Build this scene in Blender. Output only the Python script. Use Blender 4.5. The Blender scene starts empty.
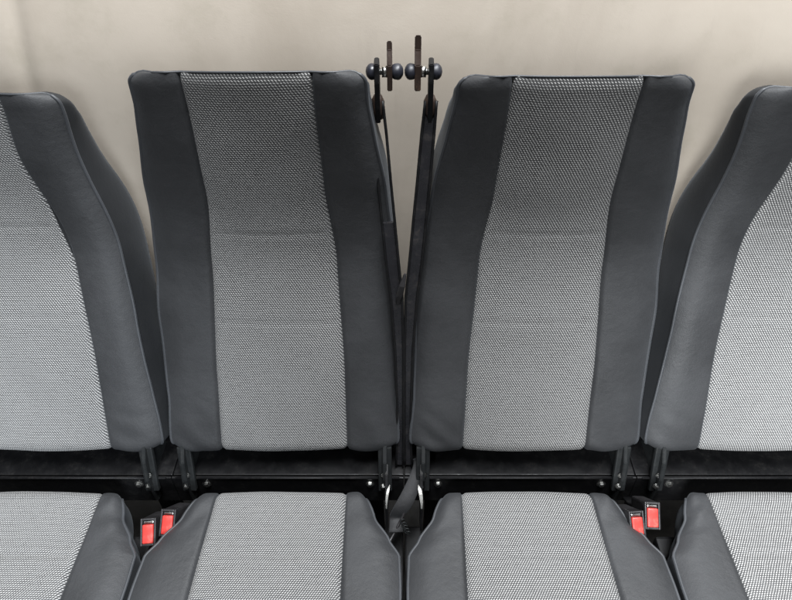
import bpy, bmesh, math, random
from mathutils import Vector, Matrix, noise
R = math.radians
S = bpy.context.scene
C = S.collection
random.seed(4)

# ------------------------------------------------------------------ materials
def new_mat(name):
    m = bpy.data.materials.new(name); m.use_nodes = True
    nt = m.node_tree
    return m, nt, nt.nodes['Principled BSDF']

def nd(nt, t, **kw):
    n = nt.nodes.new(t)
    for k, v in kw.items(): setattr(n, k, v)
    return n

def mth(nt, op, a, b=None, c=None):
    n = nd(nt, 'ShaderNodeMath', operation=op)
    for i, v in enumerate((a, b, c)):
        if v is None: continue
        if isinstance(v, (int, float)): n.inputs[i].default_value = v
        else: nt.links.new(v, n.inputs[i])
    return n.outputs[0]

def mixc(nt, fac, a, b, blend='MIX'):
    n = nd(nt, 'ShaderNodeMix', data_type='RGBA', blend_type=blend)
    for i, v in ((0, fac), (6, a), (7, b)):
        if isinstance(v, (int, float)): n.inputs[i].default_value = v
        elif isinstance(v, tuple): n.inputs[i].default_value = (*v, 1)
        else: nt.links.new(v, n.inputs[i])
    return n.outputs[2]

def noise_tex(nt, scale, detail=3, rough=.55, vec=None, dist=0):
    n = nd(nt, 'ShaderNodeTexNoise')
    n.inputs['Scale'].default_value = scale; n.inputs['Detail'].default_value = detail
    n.inputs['Roughness'].default_value = rough; n.inputs['Distortion'].default_value = dist
    if vec is not None: nt.links.new(vec, n.inputs['Vector'])
    return n.outputs['Fac']

def maprange(nt, v, a, b, c=0., d=1., smooth=True):
    n = nd(nt, 'ShaderNodeMapRange', interpolation_type='SMOOTHSTEP' if smooth else 'LINEAR')
    nt.links.new(v, n.inputs[0])
    for i, x in enumerate((a, b, c, d)): n.inputs[i+1].default_value = x
    return n.outputs[0]

def weave_mat():
    """two-tone woven upholstery: staggered light slubs on a dark ground, laid out in metres of cloth"""
    m, nt, bs = new_mat('woven_cloth'); L = nt.links
    uv = nd(nt, 'ShaderNodeUVMap'); uv.uv_map = 'UVMap'
    w = nd(nt, 'ShaderNodeTexNoise'); w.inputs['Scale'].default_value = 22; w.inputs['Detail'].default_value = 2
    L.new(uv.outputs[0], w.inputs['Vector'])
    va = nd(nt, 'ShaderNodeVectorMath', operation='MULTIPLY_ADD')
    L.new(w.outputs['Color'], va.inputs[0]); va.inputs[1].default_value = (.003, .003, 0); L.new(uv.outputs[0], va.inputs[2])
    sp = nd(nt, 'ShaderNodeSeparateXYZ'); L.new(va.outputs[0], sp.inputs[0])
    x = mth(nt, 'DIVIDE', sp.outputs[0], .0044); y = mth(nt, 'DIVIDE', sp.outputs[1], .0035)
    row = mth(nt, 'FLOOR', y)
    odd = mth(nt, 'MULTIPLY', mth(nt, 'FLOORED_MODULO', row, 2.), .5)
    xs = mth(nt, 'ADD', x, odd)
    fy = mth(nt, 'SUBTRACT', mth(nt, 'FRACT', y), .5)
    fx = mth(nt, 'SUBTRACT', mth(nt, 'FRACT', xs), .5)
    fx2 = mth(nt, 'MULTIPLY_ADD', fy, .75, fx)
    a = mth(nt, 'DIVIDE', fx2, .345); b = mth(nt, 'DIVIDE', fy, .43)
    r = mth(nt, 'SQRT', mth(nt, 'ADD', mth(nt, 'MULTIPLY', a, a), mth(nt, 'MULTIPLY', b, b)))
    cv = nd(nt, 'ShaderNodeCombineXYZ'); L.new(mth(nt, 'FLOOR', xs), cv.inputs[0]); L.new(row, cv.inputs[1])
    wn = nd(nt, 'ShaderNodeTexWhiteNoise', noise_dimensions='2D'); L.new(cv.outputs[0], wn.inputs['Vector'])
    rr = mth(nt, 'MULTIPLY_ADD', wn.outputs['Value'], .30, mth(nt, 'SUBTRACT', r, .15))
    mask = maprange(nt, rr, .50, 1.04, 1., 0.)
    # thread strands
    strand = mth(nt, 'SINE', mth(nt, 'MULTIPLY', sp.outputs[0], 2*math.pi/.0009))
    dotc = mixc(nt, wn.outputs['Value'], (.29, .288, .28), (.55, .54, .52))
    dotc = mixc(nt, maprange(nt, strand, -1, 1, 0, .22), dotc, (.22, .22, .225))
    big = noise_tex(nt, 9, 4, .6, uv.outputs[0])
    col = mixc(nt, mask, (.034, .034, .035), dotc)
    col = mixc(nt, maprange(nt, big, .35, .7, 0, .24), col, (.11, .11, .11))
    L.new(col, bs.inputs['Base Color'])
    bs.inputs['Roughness'].default_value = .78
    bs.inputs['Specular IOR Level'].default_value = .35
    bs.inputs['Sheen Weight'].default_value = .12
    bs.inputs['Sheen Roughness'].default_value = .5
    bp = nd(nt, 'ShaderNodeBump'); bp.inputs['Strength'].default_value = .55; bp.inputs['Distance'].default_value = .0012
    L.new(mask, bp.inputs['Height']); L.new(bp.outputs[0], bs.inputs['Normal'])
    return m

def plain_cloth(name, base, rough=.6, spec=.5, sheen=.3, bump=.35):
    m, nt, bs = new_mat(name); L = nt.links
    tc = nd(nt, 'ShaderNodeTexCoord')
    n1 = noise_tex(nt, 7, 5, .6, tc.outputs['Object'])
    n2 = noise_tex(nt, 900, 2, .6, tc.outputs['Object'])
    lo = tuple(c*.82 for c in base); hi = tuple(c*1.22 for c in base)
    col = mixc(nt, maprange(nt, n1, .3, .7), lo, hi)
    col = mixc(nt, maprange(nt, n2, .35, .65, 0, .35), col, tuple(c*.45 for c in base))
    L.new(col, bs.inputs['Base Color'])
    L.new(maprange(nt, n1, .3, .7, rough-.06, rough+.08), bs.inputs['Roughness'])
    bs.inputs['Specular IOR Level'].default_value = spec
    bs.inputs['Sheen Weight'].default_value = sheen; bs.inputs['Sheen Roughness'].default_value = .45
    bs.inputs['Sheen Tint'].default_value = (.85, .92, 1, 1)
    h = mth(nt, 'MULTIPLY_ADD', n2, .4, noise_tex(nt, 60, 3, .6, tc.outputs['Object']))
    bp = nd(nt, 'ShaderNodeBump'); bp.inputs['Strength'].default_value = bump; bp.inputs['Distance'].default_value = .0012
    L.new(h, bp.inputs['Height']); L.new(bp.outputs[0], bs.inputs['Normal'])
    return m

def hard(name, base, rough=.4, metal=0., scratch=.3, tint=None, coat=0., spec=.5):
    m, nt, bs = new_mat(name); L = nt.links
    tc = nd(nt, 'ShaderNodeTexCoord')
    n1 = noise_tex(nt, 35, 6, .65, tc.outputs['Object'])
    n2 = noise_tex(nt, 160, 4, .7, tc.outputs['Object'], .6)
    dirt = maprange(nt, mth(nt, 'MULTIPLY', n1, n2), .26, .42, 0, scratch)
    L.new(mixc(nt, dirt, base, tint or tuple(min(1, c*2.2+.02) for c in base)), bs.inputs['Base Color'])
    L.new(maprange(nt, n1, .3, .7, max(.05, rough-.12), rough+.15), bs.inputs['Roughness'])
    bs.inputs['Metallic'].default_value = metal; bs.inputs['Specular IOR Level'].default_value = spec; bs.inputs['Coat Weight'].default_value = coat
    bp = nd(nt, 'ShaderNodeBump'); bp.inputs['Strength'].default_value = .15; bp.inputs['Distance'].default_value = .0006
    L.new(n2, bp.inputs['Height']); L.new(bp.outputs[0], bs.inputs['Normal'])
    return m

WEAVE = weave_mat()
BOLSTER = plain_cloth('charcoal_cloth', (.0245, .0251, .0268), .6, .42, .05, .8)
GUSSET = plain_cloth('black_side_cloth', (.008, .0085, .0095), .66, .35, .05)
PIPE = plain_cloth('piping_cloth', (.035, .037, .041), .5, .45, .08, .15)
STEEL = hard('black_painted_steel', (.005, .005, .0055), .5, 0, .3, (.028, .026, .024), 0, .22)
ARM = hard('glossy_black_paint', (.014, .014, .016), .26, 0, .3, (.06, .05, .045), .3)
BRK = hard('grey_black_bracket', (.009, .010, .0105), .55, 0, .5, (.02, .02, .019), 0, .25)
RUBBER = hard('navy_black_rubber', (.012, .013, .019), .45, 0, .2)
ZINC = hard('zinc_plated_steel', (.62, .62, .60), .28, 1, .4, (.35, .33, .30))
RUST = hard('browned_steel', (.04, .027, .022), .42, .35, .6, (.12, .065, .04))
DULL = hard('dull_bare_steel', (.26, .255, .24), .45, .9, .6, (.12, .11, .10))
WEB = plain_cloth('black_webbing', (.010, .010, .011), .6, .4, .1, .8)
PLAST = hard('black_plastic', (.016, .015, .016), .4, 0, .2)
RED = hard('red_plastic', (.42, .034, .028), .4, 0, .4, (.55, .12, .09))

def wall_mat():
    m, nt, bs = new_mat('beige_wall_paint'); L = nt.links
    tc = nd(nt, 'ShaderNodeTexCoord')
    n1 = noise_tex(nt, 2.2, 6, .6, tc.outputs['Object'], .4)
    n2 = noise_tex(nt, 11, 5, .65, tc.outputs['Object'])
    n3 = noise_tex(nt, 420, 3, .6, tc.outputs['Object'])
    mp = nd(nt, 'ShaderNodeMapping'); mp.inputs['Scale'].default_value = (7, 7, .9)
    L.new(tc.outputs['Object'], mp.inputs[0])
    n4 = noise_tex(nt, 3, 4, .6, mp.outputs[0])
    col = mixc(nt, maprange(nt, n1, .36, .64), (.335, .292, .243), (.40, .354, .30))
    col = mixc(nt, maprange(nt, n2, .5, .75, 0, .45), col, (.30, .27, .215))
    col = mixc(nt, maprange(nt, n4, .55, .8, 0, .35), col, (.275, .243, .205))
    L.new(col, bs.inputs['Base Color']); bs.inputs['Roughness'].default_value = .7
    bs.inputs['Specular IOR Level'].default_value = .3
    h = mth(nt, 'MULTIPLY_ADD', n2, 4., n3)
    bp = nd(nt, 'ShaderNodeBump'); bp.inputs['Strength'].default_value = .12; bp.inputs['Distance'].default_value = .001
    L.new(h, bp.inputs['Height']); L.new(bp.outputs[0], bs.inputs['Normal'])
    return m
WALL = wall_mat()
FLOOR = hard('dusty_concrete', (.02, .019, .018), .85, 0, .5, (.04, .037, .034))

# ------------------------------------------------------------------ helpers
def link(name, bm, mat, parent=None, smooth=True):
    me = bpy.data.meshes.new(name)
    if smooth:
        for f in bm.faces: f.smooth = True
    bm.to_mesh(me); bm.free()
    me.materials.append(mat)
    o = bpy.data.objects.new(name, me); C.objects.link(o)
    if parent: o.parent = parent
    return o

def thing(name, label, cat, loc, group=None):
    o = bpy.data.objects.new(name, None); C.objects.link(o)
    o.empty_display_size = .1
    o.location = loc; o['label'] = label; o['category'] = cat
    if group: o['group'] = group
    return o

def interp(tab, x):
    if x <= tab[0][0]: return tab[0][1]
    for (a, p), (b, q) in zip(tab, tab[1:]):
        if x <= b:
            t = (x-a)/(b-a); t = t*t*(3-2*t)*.5 + t*.5
            return p+(q-p)*t
    return tab[-1][1]

def tube(pts, rad, seg=8, closed=False):
    bm = bmesh.new(); n = len(pts); rings = []; s = None
    for i, p in enumerate(pts):
        a = pts[(i-1) % n] if (closed or i) else p
        b = pts[(i+1) % n] if (closed or i < n-1) else p
        t = (b-a).normalized()
        if s is None:
            s = t.cross(Vector((0, 0, 1)) if abs(t.z) < .9 else Vector((0, 1, 0)))
        s = (s-t*s.dot(t)).normalized(); u = s.cross(t)          # carried along the line, so it never twists
        rr = rad(i) if callable(rad) else rad
        rings.append([bm.verts.new(p+(s*math.cos(k*2*math.pi/seg)+u*math.sin(k*2*math.pi/seg))*rr) for k in range(seg)])
    if closed:
        # start the first ring where the last one points
        d = min(range(seg), key=lambda q: (rings[-1][0].co-pts[-1]-(rings[0][q].co-pts[0])).length)
        rings[0] = rings[0][d:]+rings[0][:d]
        A, B = rings[0], rings[1]
        d2 = min(range(seg), key=lambda q: (A[0].co-pts[0]-(B[q].co-pts[1])).length)
        if d2:
            for q in range(1, n): rings[q] = rings[q][d2:]+rings[q][:d2]
            d = min(range(seg), key=lambda q: (rings[-1][0].co-pts[-1]-(rings[0][q].co-pts[0])).length)
    for i in range(n if closed else n-1):
        A, B = rings[i], rings[(i+1) % n]
        for k in range(seg): bm.faces.new((A[k], A[(k+1) % seg], B[(k+1) % seg], B[k]))
    if not closed:
        bm.faces.new(rings[0]); bm.faces.new(rings[-1])
    bmesh.ops.recalc_face_normals(bm, faces=bm.faces)
    return bm

def box(bm, size, loc, rot=None, bev=.002, taper=None):
    """bevelled box added to bm; taper scales the +z end in x and y"""
    g = bmesh.new(); bmesh.ops.create_cube(g, size=1)
    for v in g.verts:
        if taper and v.co.z > 0: v.co.x *= taper[0]; v.co.y *= taper[1]
        v.co = Vector((v.co.x*size[0], v.co.y*size[1], v.co.z*size[2]))
    if bev: bmesh.ops.bevel(g, geom=g.edges[:], offset=bev, segments=2, affect='EDGES', profile=.6)
    M = Matrix.Translation(loc) @ (rot.to_4x4() if rot else Matrix())
    bmesh.ops.transform(g, matrix=M, verts=g.verts)
    me = bpy.data.meshes.new('t'); g.to_mesh(me); g.free(); bm.from_mesh(me); bpy.data.meshes.remove(me)
    return bm

def lathe(prof, axis='X', loc=(0, 0, 0), seg=20):
    """prof: list of (along, radius)"""
    bm = bmesh.new(); rings = []
    for a, r in prof:
        rg = []
        for k in range(seg):
            c, s = math.cos(k*2*math.pi/seg)*r, math.sin(k*2*math.pi/seg)*r
            p = {'X': (a, c, s), 'Y': (c, a, s), 'Z': (c, s, a)}[axis]
            rg.append(bm.verts.new(Vector(p)+Vector(loc)))
        rings.append(rg)
    for A, B in zip(rings, rings[1:]):
        for k in range(seg): bm.faces.new((A[k], A[(k+1) % seg], B[(k+1) % seg], B[k]))
    bm.faces.new(rings[0]); bm.faces.new(rings[-1])
    bmesh.ops.recalc_face_normals(bm, faces=bm.faces)
    return bm

def extrude_profile(pts, x0, x1, bev=.0012):
    """side-view outline (y, z) given a thickness in x"""
    bm = bmesh.new()
    f = bm.faces.new([bm.verts.new((x0, y, z)) for y, z in pts])
    r = bmesh.ops.extrude_face_region(bm, geom=[f])
    bmesh.ops.translate(bm, vec=(x1-x0, 0, 0), verts=[v for v in r['geom'] if isinstance(v, bmesh.types.BMVert)])
    bmesh.ops.recalc_face_normals(bm, faces=bm.faces)
    if bev: bmesh.ops.bevel(bm, geom=bm.edges[:], offset=bev, segments=2, affect='EDGES')
    return bm

def hexbolt(loc, r=.007, h=.006, axis='Y'):
    s = -1 if axis == 'Y' else 1
    bm = lathe([(0, r*1.5), (s*.0015, r*1.5)], axis, loc, 16)
    b2 = lathe([(s*.0015, r), (s*h*.85, r), (s*h, r*.85)], axis, loc, 6)
    me = bpy.data.meshes.new('t'); b2.to_mesh(me); b2.free(); bm.from_mesh(me); bpy.data.meshes.remove(me)
    return bm

# ------------------------------------------------------------------ an upholstered pad (backrest or cushion)
class Pad:
    def __init__(s, length, lean, start, F, I, T, flare, sign, back, rc, seed, shift, quilt):
        s.L, s.F, s.I, s.T, s.fl, s.sign, s.back, s.rc, s.seed, s.shift, s.quilt = length, F, I, T, flare, sign, back, rc, seed, shift, quilt
        s.puff, s.bulge = .007, .007
        n = 1500; s.n = n; y, z = start; s.pr = []
        for i in range(n+1):
            a = R(lean(i/n*length)); s.pr.append((y, z, a))
            y += math.sin(a)*length/n; z += math.cos(a)*length/n
    def prof(s, t):
        return s.pr[max(0, min(s.n, round(t/s.L*s.n)))]
    def hw(s, t):
        f = s.F(t)
        for d, r in ((t, s.rc[0]), (s.L-t, s.rc[1])):
            if d < r: f -= r-math.sqrt(max(0, r*r-(r-d)**2))
        return f
    def seam(s, t): return min(s.I(t), s.hw(t)*.9)
    def wpt(s, u, t):
        """point of the upholstered face at u across and t along"""
        y, z, a = s.prof(t)
        i, f = s.seam(t), s.hw(t)
        au = abs(u)
        end = (min(1, t/.05)*(1 if s.sign > 0 else min(1, .25+.75*(s.L-t)/.03)))**.6
        if au <= i:
            q = au/i
            w = .007*(1-q**2)*end - .0055*max(0, (q-.93)/.07)**2
            for qs, qd in s.quilt:
                w -= qd*math.exp(-((t-qs)/.006)**2)*(1-q**6) - qd*.5*math.exp(-((t-qs)/.03)**2)
        else:
            q = (au-i)/max(1e-4, f-i)
            w = -.0055*max(0, 1-q/.07)**2 + (s.puff*math.sin(math.pi*min(1, q**.85))**.8)*end - .011*max(0, (q-.55)/.45)**2.2
        nv = noise.noise(Vector((u*5+s.seed*3.1, t*5, s.seed)))*.0035 + noise.noise(Vector((u*14+s.seed, t*11, s.seed*2)))*.0014
        # puckers in the side panels where the cover is pulled tight round the far end of the pad
        if au > i: nv += .0022*math.exp(-(t/.10)**2)*math.sin((u*70+t*95)+4*noise.noise(Vector((u*12, t*12, s.seed))))*math.sin(math.pi*q)
        w += nv*end
        ny, nz = -math.cos(a)*s.sign, math.sin(a)*s.sign
        return Vector((u+s.shift(t), y+ny*w, z+nz*w))
    def samples(s, n):
        ts = [s.L*k/n for k in range(n+1)]
        for r, off in ((s.rc[0], 0), (s.rc[1], 1)):
            for k in range(1, 14):
                d = r*(1-math.cos(k/14*math.pi/2)); ts.append(s.L-d if off else d)
        ts = sorted(ts); out = [ts[0]]
        for t in ts[1:]:
            if t-out[-1] > .0006: out.append(t)
        out[-1] = s.L
        return out
    def grid(s, ua, ub, nu, ts):
        bm = bmesh.new(); uvl = bm.loops.layers.uv.new('UVMap'); rows = []; uv = {}
        for t in ts:
            A, B = ua(t), ub(t); r = []
            for k in range(nu+1):
                q = k/nu; u = A+(B-A)*(.5-.5*math.cos(math.pi*q))*.5+(B-A)*q*.5
                v = bm.verts.new(s.wpt(u, t)); uv[v] = (u, t); r.append(v)
            rows.append(r)
        for a, b in zip(rows, rows[1:]):
            for k in range(nu):
                vs = (a[k], a[k+1], b[k+1], b[k])
                bm.faces.new(vs if s.sign > 0 else vs[::-1])
        for f in bm.faces:
            for l in f.loops: l[uvl].uv = uv[l.vert]
        return bm
    def outline(s):
        ts = s.samples(90); h0, h1 = s.hw(0), s.hw(s.L); o = []
        for k in range(16): o.append((-h0+2*h0*k/16, 0.))
        for t in ts: o.append((s.hw(t), t))
        for k in range(1, 16): o.append((h1-2*h1*k/16, s.L))
        for t in ts[::-1]: o.append((-s.hw(t), t))
        return o
    def build(s, name, parent, mats):
        ol = s.outline(); n = len(ol)
        body = bmesh.new(); rings = []
        K = 7; pts = [s.wpt(u, t) for u, t in ol]
        for k in range(K+1):
            a = k/K; rg = []
            for j, (u, t) in enumerate(ol):
                pu, pt = ol[(j-2) % n]; qu, qt = ol[(j+2) % n]
                du, dt = qu-pu, qt-pt; ln = math.hypot(du, dt) or 1
                ou, ot = dt/ln, -du/ln                        # outward in the face's own plane
                y, z, an = s.prof(t)
                by, bz = s.back(t, an)
                out = s.fl(t)*a**.8 + s.bulge*math.sin(math.pi*a)
                ro = .012*max(0, (a-.8)/.2)**2
                p = pts[j]
                outv = Vector((ou, 0, 0)) + Vector((0, math.sin(an), math.cos(an)))*ot*.55
                q = p + Vector((0, by, bz))*s.T(t)*a + outv*(out-ro)
                q.x += noise.noise(q*9)*.002*math.sin(math.pi*a)
                rg.append(body.verts.new(q))
            rings.append(rg)
        for A, B in zip(rings, rings[1:]):
            for j in range(n): body.faces.new((A[j], A[(j+1) % n], B[(j+1) % n], B[j]))
        # rear skin: bridge left to right along the length
        f = body.faces.new(rings[-1]); bmesh.ops.triangulate(body, faces=[f])
        f = body.faces.new(rings[0][::-1]); r = bmesh.ops.triangulate(body, faces=[f])
        bmesh.ops.recalc_face_normals(body, faces=body.faces)
        bmesh.ops.delete(body, geom=[f for f in r['faces'] if f.is_valid], context='FACES_ONLY')
        o = link(name, body, mats['side'], parent)
        ts = s.samples(230)
        link('center_panel', s.grid(lambda t: -s.seam(t), lambda t: s.seam(t), 40, ts), mats['mid'], o)
        ts2 = s.samples(150)
        link('bolster', s.grid(lambda t: -s.hw(t), lambda t: -s.seam(t), 20, ts2), mats['bolster'], o)
        link('bolster', s.grid(lambda t: s.seam(t), lambda t: s.hw(t), 20, ts2), mats['bolster'], o)
        kk = [i for i, p in enumerate(pts) if i == 0 or (p-pts[i-1]).length > 1e-5]; keep = [ol[i][1] for i in kk]
        link('piping', tube([pts[i] for i in kk], lambda i: .0016 if keep[i] > s.L-.004 and s.sign > 0 else .0027, 8, True), mats['pipe'], o)
        return o

MATS = dict(side=GUSSET, mid=WEAVE, bolster=BOLSTER, pipe=PIPE)
HY, HZ = .700, .506          # where the backrest meets the frame
PITCH = .467

def smooth(a, b, x):
    t = max(0, min(1, (x-a)/(b-a))); return t*t*(3-2*t)

def make_seat(x, label, recline, lean_in, seed, inner=0, L=.752, iw=0, fw=.014):
    root = thing('passenger_seat', label, 'seat', (x, HY, 0), 'passenger seats standing in a row against the wall')
    # ---- backrest
    def lean(t):
        base = 14+recline
        a = base - 25*smooth(.34, .56, t)
        a = a + (16-a)*smooth(L-.02, L, t)
        return a + (-75-a)*(1-smooth(0, .05, t))
    F = lambda t: fw*smooth(.12, .36, t) - (.015*smooth(.52, L, t) if inner else 0) + (.007*(1-smooth(.08, .22, t)) if not inner else 0) - (0 if inner else .006*math.exp(-((t-.60)/.07)**2)) + (0 if inner else .008*smooth(.54, .69, t)) + interp([(0, .216), (.05, .221), (.15, .213), (.30, .200), (.42, .188), (.55, .173), (.66, .163), (.705, .159)], t)
    I = lambda t: iw*(1-t/.7) - (0 if inner else .014*math.exp(-((t-.60)/.07)**2)) + interp([(0, .122), (.2, .118), (.42, .106), (.55, .092), (.705, .087)], t)
    T = lambda t: (1 if inner else 1-.35*smooth(.45, .66, t))*interp([(0, .09), (.1, .125), (.4, .115), (.6, .085), (.705, .055)], t)
    fl = lambda t: (.2 if inner else 1)*interp([(0, .0), (.15, .003), (.45, .004), (.6, .004), (.705, .002)], t)
    def back(t, an):
        a = min(R(20+recline), max(R(0), an)) if t > .1 else R(8+recline)
        a += (R(32)-a)*smooth(L-.07, L-.01, t)
        return math.cos(a), -math.sin(a)
    sh = lambda t: lean_in*t/.69
    p = Pad(L, lean, (.028, HZ-.017), F, I, T, fl, 1, back, (.030, .022), seed, sh, [(.305, .0008), (.475, .0010)])
    if inner: p.bulge = .003
    p.build('backrest', root, MATS)
    # ---- cushion
    Lc = .57
    def leanc(t):
        a = -88.0
        a += 80*(1-smooth(0, .045, t))
        return a - 92*smooth(.46, .57, t)
    Fc = lambda t: interp([(0, .156), (.02, .161), (.056+.015, .178), (.10+.015, .206), (.13+.015, .2245), (.20, .2268), (.40, .2268), (.57, .218)], t)
    Ic = lambda t: interp([(0, .123), (.57, .134)], t)
    Tc = lambda t: .09 if t < .47 else .09-.035*(t-.47)/.1
    pc = Pad(Lc, leanc, (-.058, .4595-.020), Fc, Ic, Tc, lambda t: -.004, -1, lambda t, a: (0, -1), (.010, .04), seed+7, lambda t: 0, [(.150, .0016), (.31, .0016)])
    pc.puff, pc.bulge = .0035, .004
    pc.build('seat_cushion', root, MATS)
    # ---- black frame under and behind the pads
    fr = bmesh.new()
    box(fr, (.4655, .10, .075), (0, .045, .392), bev=.002)                # cross beam
    box(fr, (.4655, .005, .085), (0, -.012, .39), bev=.0015)              # front flange of the beam
    box(fr, (.447, .004, .16), (0, .106, .47), bev=.0015)                # rear plate
    for sx in (-1, 1): box(fr, (.036, .50, .05), (sx*.2135, -.262, .21), bev=.004)
    box(fr, (.40, .36, .03), (0, -.275, .337), bev=.006)                  # cushion pan
    f = link('seat_frame', fr, STEEL, root, False)
    link('frame_lip', tube([Vector((-.224, -.0155, .434)), Vector((.224, -.0155, .434))], .0022, 8), STEEL, f)
    for bx, bz in ((-.165, .425), (.165, .425)):
        link('bolt', hexbolt((bx, -.0147, bz-.012), .006), ZINC, f, False)
    for sx in (-1, 1):
        b = bmesh.new()
        box(b, (.034, .034, .30), (sx*.17, -.38, .165), bev=.003); box(b, (.05, .09, .012), (sx*.17, -.38, .006), bev=.002)
        link('leg', b, STEEL, root, False)
        b = bmesh.new()
        box(b, (.034, .034, .34), (sx*.17, .045, .185), bev=.003); box(b, (.05, .09, .012), (sx*.17, .045, .006), bev=.002)
        link('leg', b, STEEL, root, False)
    # hinge brackets
    for sx in (-1, 1):
        xx = sx*.196
        b = extrude_profile([(-.030, .375), (.045, .36), (.075, .42), (.085, .56), (.07, .60), (.045, .60), (.03, .55), (-.018, .49), (-.032, .45)], xx-.0035, xx+.0035)
        box(b, (.027, .011, .105), (xx, -.008, .458), Matrix.Rotation(R(-20), 3, 'X'), bev=.003)
        h = link('hinge_bracket', b, BRK, root, False)
        link('bolt', hexbolt((xx, -.0198, .452), .0052), ZINC, h, False)
        link('bolt', hexbolt((xx-.003, -.0285, .428), .0048), ZINC, h, False)
    if inner: latch(root, inner)
    return root

def strip(pts, wx, wn):
    """flat bar following pts in space; wx(i) its width across x, wn its thickness"""
    bm = bmesh.new(); rings = []
    for i, p in enumerate(pts):
        a = pts[max(0, i-1)]; b = pts[min(len(pts)-1, i+1)]
        t = (b-a).normalized(); n = t.cross(Vector((1, 0, 0))).normalized(); x = n.cross(t)
        w = wx(i)/2; h = wn/2; c = min(w, h)*.5; rg = []
        for (px, pn) in ((-w, -h+c), (-w+c, -h), (w-c, -h), (w, -h+c), (w, h-c), (w-c, h), (-w+c, h), (-w, h-c)):
            rg.append(bm.verts.new(p + x*px + n*pn))
        rings.append(rg)
    for A, B in zip(rings, rings[1:]):
        for k in range(8): bm.faces.new((A[k], A[(k+1) % 8], B[(k+1) % 8], B[k]))
    bm.faces.new(rings[0]); bm.faces.new(rings[-1])
    bmesh.ops.recalc_face_normals(bm, faces=bm.faces)
    return bm

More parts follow.
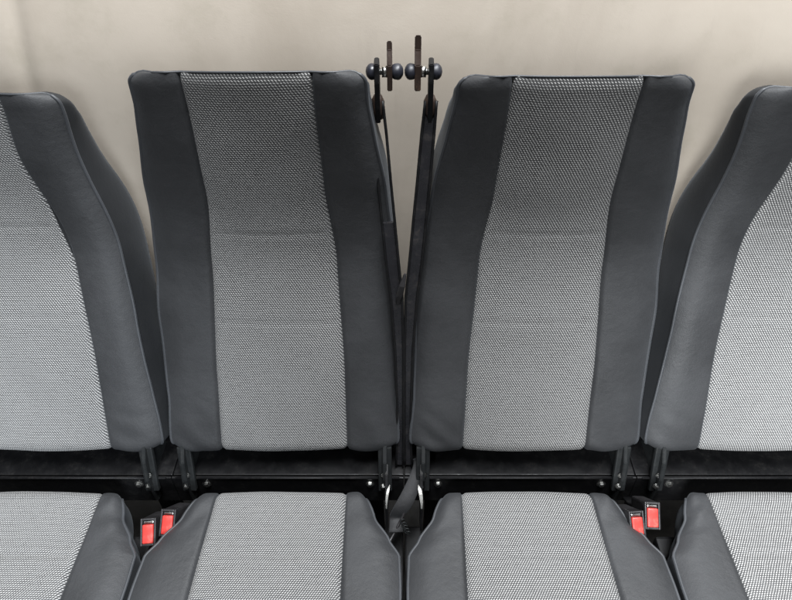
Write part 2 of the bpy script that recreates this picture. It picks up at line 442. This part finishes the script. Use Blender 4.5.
def latch(root, side):
    """steel arm beside the backrest, towards the neighbouring seat; side = +1 when that is the +x side"""
    X0 = root.location.x
    def P(x, y, z): return Vector((-side*x - X0, y-HY, z))          # x: distance from the middle of the row
    mid = [(.0385, .853, 1.148), (.0350, .846, 1.10), (.0300, .832, 1.03), (.0245, .818, .96), (.0185, .800, .89), (.0125, .788, .83), (.0085, .768, .72), (.0072, .745, .60), (.0072, .730, .52), (.0090, .715, .44)]
    ww = [.016, .0185, .0195, .0205, .0205, .0195, .0145, .0118, .0118, .014]
    # refine
    pts, ws = [], []
    for i in range(len(mid)-1):
        for k in range(4):
            q = k/4; pts.append(P(*(a+(b-a)*q for a, b in zip(mid[i], mid[i+1])))); ws.append(ww[i]+(ww[i+1]-ww[i])*q)
    pts.append(P(*mid[-1])); ws.append(ww[-1])
    arm = link('latch_arm', strip(pts[12:], lambda i: ws[i+12], .008) if side > 0 else strip(pts, lambda i: ws[i], .008), ARM, root, False)
    # raised edges of the pressed bar
    for e in (-1, 1):
        link('arm_edge', tube([p+Vector((e*ws[i]*.5, -.006, .001)) for i, p in enumerate(pts)], .0022, 8), STEEL, arm)
    # fork at the top of the bar
    fk = extrude_profile([(.137, 1.205), (.158, 1.207), (.170, 1.185), (.168, 1.155), (.160, 1.12), (.145, 1.115), (.138, 1.14), (.134, 1.18)], P(.0375, 0, 0).x-.0035, P(.0375, 0, 0).x+.0035)
    link('arm_fork', fk, STEEL, arm, False)
    cl = lathe([(-.022, .0075), (-.012, .0095), (.004, .0095), (.012, .006)], 'Z', P(.0375, .852, 1.143), 14)
    link('arm_collar', cl, RUST, arm)
    # cross bolt with two rubber caps
    bz, by = 1.186, .86-HY
    bx = lambda x: -side*x - X0
    def cap(xa, xb):
        prof = [(0, .004), (.001, .0085), (.004, .0105), (.010, .0112), (.0135, .0098), (.0165, .006), (.0175, .002)]
        k = (xb-xa)
        sgn = 1 if k > 0 else -1
        sc = abs(k)/.0175
        return lathe([(bx(xa)-bx(0)+0*a + (-side)*sgn*a*sc - 0, r) for a, r in prof], 'X', (bx(0), by, bz), 20)
    pin = link('cross_bolt', lathe([(-.022, .0045), (.022, .0045)], 'X', (bx(.0265), by, bz), 14), ZINC, arm)
    link('washer', lathe([(-.004, .0078), (.004, .0078)], 'X', (bx(.0268), by, bz), 18), ZINC, pin)
    link('rubber_cap', cap(.0175, .0008), RUBBER, pin)
    link('rubber_cap', cap(.0360, .0535), RUBBER, pin)
    # hook plate standing on the bolt
    xh = bx(.0200)
    pl = extrude_profile([(by-.011, bz-.024), (by+.004, bz-.026), (by+.014, bz-.012), (by+.016, bz+.012), (by+.012, bz+.034), (by+.001, bz+(.042 if side > 0 else .050)), (by-.001, bz+.030), (by-.010, bz+.012)], xh-(.0036 if side > 0 else .0052), xh+.0036)
    link('hook_plate', pl, RUST, arm, False)
    # release lever where the bars meet
    if side > 0:
        link('release_lever', strip([P(.011, .785, .812), P(.008, .779, .838), P(.003, .777, .862), P(-.002, .783, .882)], lambda i: (.006, .011, .010, .004)[i], .006), PLAST, arm, False)
    # bare steel belt anchor in the pocket below
    cx = .024
    an = [P(cx+.016*math.sin(q*1.9)*.6, .655-.055*q, .470-.045*q+.020*math.sin(q*3.0)) for q in [.18+k*.062 for k in range(11)]]
    link('belt_anchor', strip(an, lambda i: (.003+.0045*math.sin(math.pi*i/10))*(1 if side < 0 else .75), .0025), DULL, root, False)
    link('anchor_plate', extrude_profile([(-.09, .36), (.02, .36), (.03, .42), (.005, .475), (-.03, .47), (-.075, .42)], bx(.034)-.0025, bx(.034)+.0025), STEEL, root, False)
    if side < 0:
        wb = [P(.030-.052*q+.010*math.sin(7*q), .712-.115*q+.012*math.sin(9*q), .452-.075*q+.014*math.sin(5*q+1)) for q in [k/20 for k in range(21)]]
        link('belt_webbing', strip(wb, lambda i: .026-.004*math.sin(i*.5), .0022), WEB, root)
        cb = [P(.020-.05*q+.012*math.sin(5*q), .715-.16*q, .415-.045*q+.018*math.sin(6*q)) for q in [k/24 for k in range(25)]]
        link('cable', tube(cb, .0028, 8), PLAST, root)
        sp = [P(-.004+.0005*k+.005*math.cos(k*1.1), .612-.0009*k+.002*math.sin(k*1.1), .400-.0004*k+.005*math.sin(k*1.1)) for k in range(26)]
        link('coil_spring', tube(sp, .0013, 6), BRK, root)

SEATS = [
    (-1.5, 'reclined grey woven seat at the far left, cut off by the edge of the photo', 9.5, .027, 1, 0, .706, .006, 0),
    (-.5, 'upright charcoal and grey seat left of the centre gap, black latch arm on its right', 4.5, .023, 2, 1),
    (.5, 'upright charcoal and grey seat right of the centre gap, black latch arm on its left', 4.5, -.002, 3, -1, .746, -.003),
    (1.5, 'reclined grey woven seat at the far right, cut off by the edge of the photo', 9, -.022, 4, 0, .717, .004, 0),
]
for k, lab, rec, li, sd, inn, *rest in SEATS:
    make_seat(k*PITCH, lab, rec, li, sd, inn, *rest)

# ------------------------------------------------------------------ belt buckles between the cushions
def make_buckle(x, y, z, tilt, yaw, label):
    """the button end points up and forward"""
    root = thing('seat_belt_buckle', label, 'buckle', (x, y, z), 'red buttoned seat belt buckles between the cushions')
    root.rotation_euler = (R(tilt), 0, R(yaw))
    b = bmesh.new()
    box(b, (.027, .050, .075), (0, 0, -.041), bev=.004, taper=(.96, .96))
    for sx in (-1, 1): box(b, (.0032, .048, .010), (sx*.0122, 0, -.002), bev=.001)
    for sy in (-1, 1): box(b, (.0205, .0035, .010), (0, sy*.0222, -.002), bev=.001)
    link('buckle_body', b, PLAST, root, False)
    b = bmesh.new()
    box(b, (.0195, .0335, .010), (0, -.0035, -.0005), bev=.0022)
    link('release_button', b, RED, root)
    b = bmesh.new(); box(b, (.017, .0035, .004), (0, .0170, -.002), bev=.0008)
    link('tongue_slot', b, ZINC, root, False)
    link('stalk', strip([Vector((0, 0, -.075)), Vector((0, .004, -.11)), Vector((0, .012, -.15))], lambda i: .018, .006), STEEL, root, False)
    return root
make_buckle(-.4675, .560, .455, 38, 4, 'red buttoned buckle of the left pair, the nearer one beside the far left cushion')
make_buckle(-.4350, .575, .460, 38, -3, 'red buttoned buckle of the left pair, tucked against the cushion left of the centre gap')
make_buckle(.4270, .570, .463, 38, 4, 'red buttoned buckle of the right pair, tucked against the cushion right of the centre gap')
make_buckle(.4580, .585, .468, 38, -3, 'red buttoned buckle of the right pair, the higher one beside the far right cushion')

# ------------------------------------------------------------------ the setting
WY = 1.045
b = bmesh.new(); nx, nz = 520, 150; rows = []
for j in range(nz+1):
    z = 2.4*j/nz; r = []
    for i in range(nx+1):
        x = -2.4+4.8*i/nx
        y = WY + .30*.045*math.log(1+math.exp((z-1.13)/.045)) + .006*noise.noise(Vector((x*1.7, z*1.5, 3))) + .0022*noise.noise(Vector((x*6, z*3, 8)))
        # a soft upright crease at the left
        xc = -.643-.10*(1.15-z)
        y += .006*math.exp(-((x-xc)/.016)**2)*smooth(.7, 1.0, z)
        y -= .004*math.exp(-((x-.405-.08*(z-1.15))/.03)**2)*smooth(1.0, 1.1, z)
        r.append(b.verts.new((x, y, z)))
    rows.append(r)
for a, c in zip(rows, rows[1:]):
    for i in range(nx): b.faces.new((a[i], a[i+1], c[i+1], c[i]))
w = link('wall', b, WALL); w['kind'] = 'structure'
sol = w.modifiers.new('thickness', 'SOLIDIFY'); sol.thickness = .08; sol.offset = -1

b = bmesh.new(); n = 40; rows = [[b.verts.new((-4+8*i/n, -3+5*j/n, .003*noise.noise(Vector((i*.3, j*.3, 1)))-.004)) for i in range(n+1)] for j in range(n+1)]
for a, c in zip(rows, rows[1:]):
    for i in range(n): b.faces.new((a[i], a[i+1], c[i+1], c[i]))
fl = link('floor', b, FLOOR); fl['kind'] = 'structure'

# ------------------------------------------------------------------ light
wd = bpy.data.worlds.new('World'); S.world = wd; wd.use_nodes = True
bg = wd.node_tree.nodes['Background']; bg.inputs[0].default_value = (1.0, .96, .91, 1); bg.inputs[1].default_value = .05

def area(name, loc, target, size, sy, energy, col):
    l = bpy.data.lights.new(name, 'AREA'); l.shape = 'RECTANGLE'; l.size = size; l.size_y = sy; l.energy = energy; l.color = col
    o = bpy.data.objects.new(name, l); C.objects.link(o); o.location = loc
    o.rotation_euler = (Vector(target)-Vector(loc)).to_track_quat('-Z', 'Y').to_euler()
    return o
area('daylight_above', (.45, .40, 4.2), (.15, .62, .5), 2.6, .7, 410, (.95, .975, 1.0))

def spot(name, loc, target, size, energy, col):
    l = bpy.data.lights.new(name, 'SPOT'); l.spot_size = R(size); l.spot_blend = 1; l.shadow_soft_size = .5; l.energy = energy; l.color = col
    o = bpy.data.objects.new(name, l); C.objects.link(o); o.location = loc
    o.rotation_euler = (Vector(target)-Vector(loc)).to_track_quat('-Z', 'Y').to_euler()
    return o
spot('front_lamp', (.15, -1.25, 1.45), (-1.02, .62, .50), 39, 620, (.86, .93, 1.0))
spot('front_lamp', (-.15, -1.25, 1.45), (1.05, .62, .50), 41, 980, (.93, .97, 1.0))

# ------------------------------------------------------------------ camera
cam = bpy.data.cameras.new('camera'); co = bpy.data.objects.new('camera', cam); C.objects.link(co)
co.location = (0, 0, 1.53); co.rotation_euler = (R(48), 0, 0)
cam.sensor_width = 36; cam.lens = 621/792*36; cam.shift_x = -8/792
cam.clip_start = .02; cam.clip_end = 50
S.camera = co
S.view_settings.view_transform = 'Standard'; S.view_settings.look = 'None'; S.view_settings.gamma = 1
S.view_settings.exposure = 0
S.render.resolution_x = 1024; S.render.resolution_y = 776
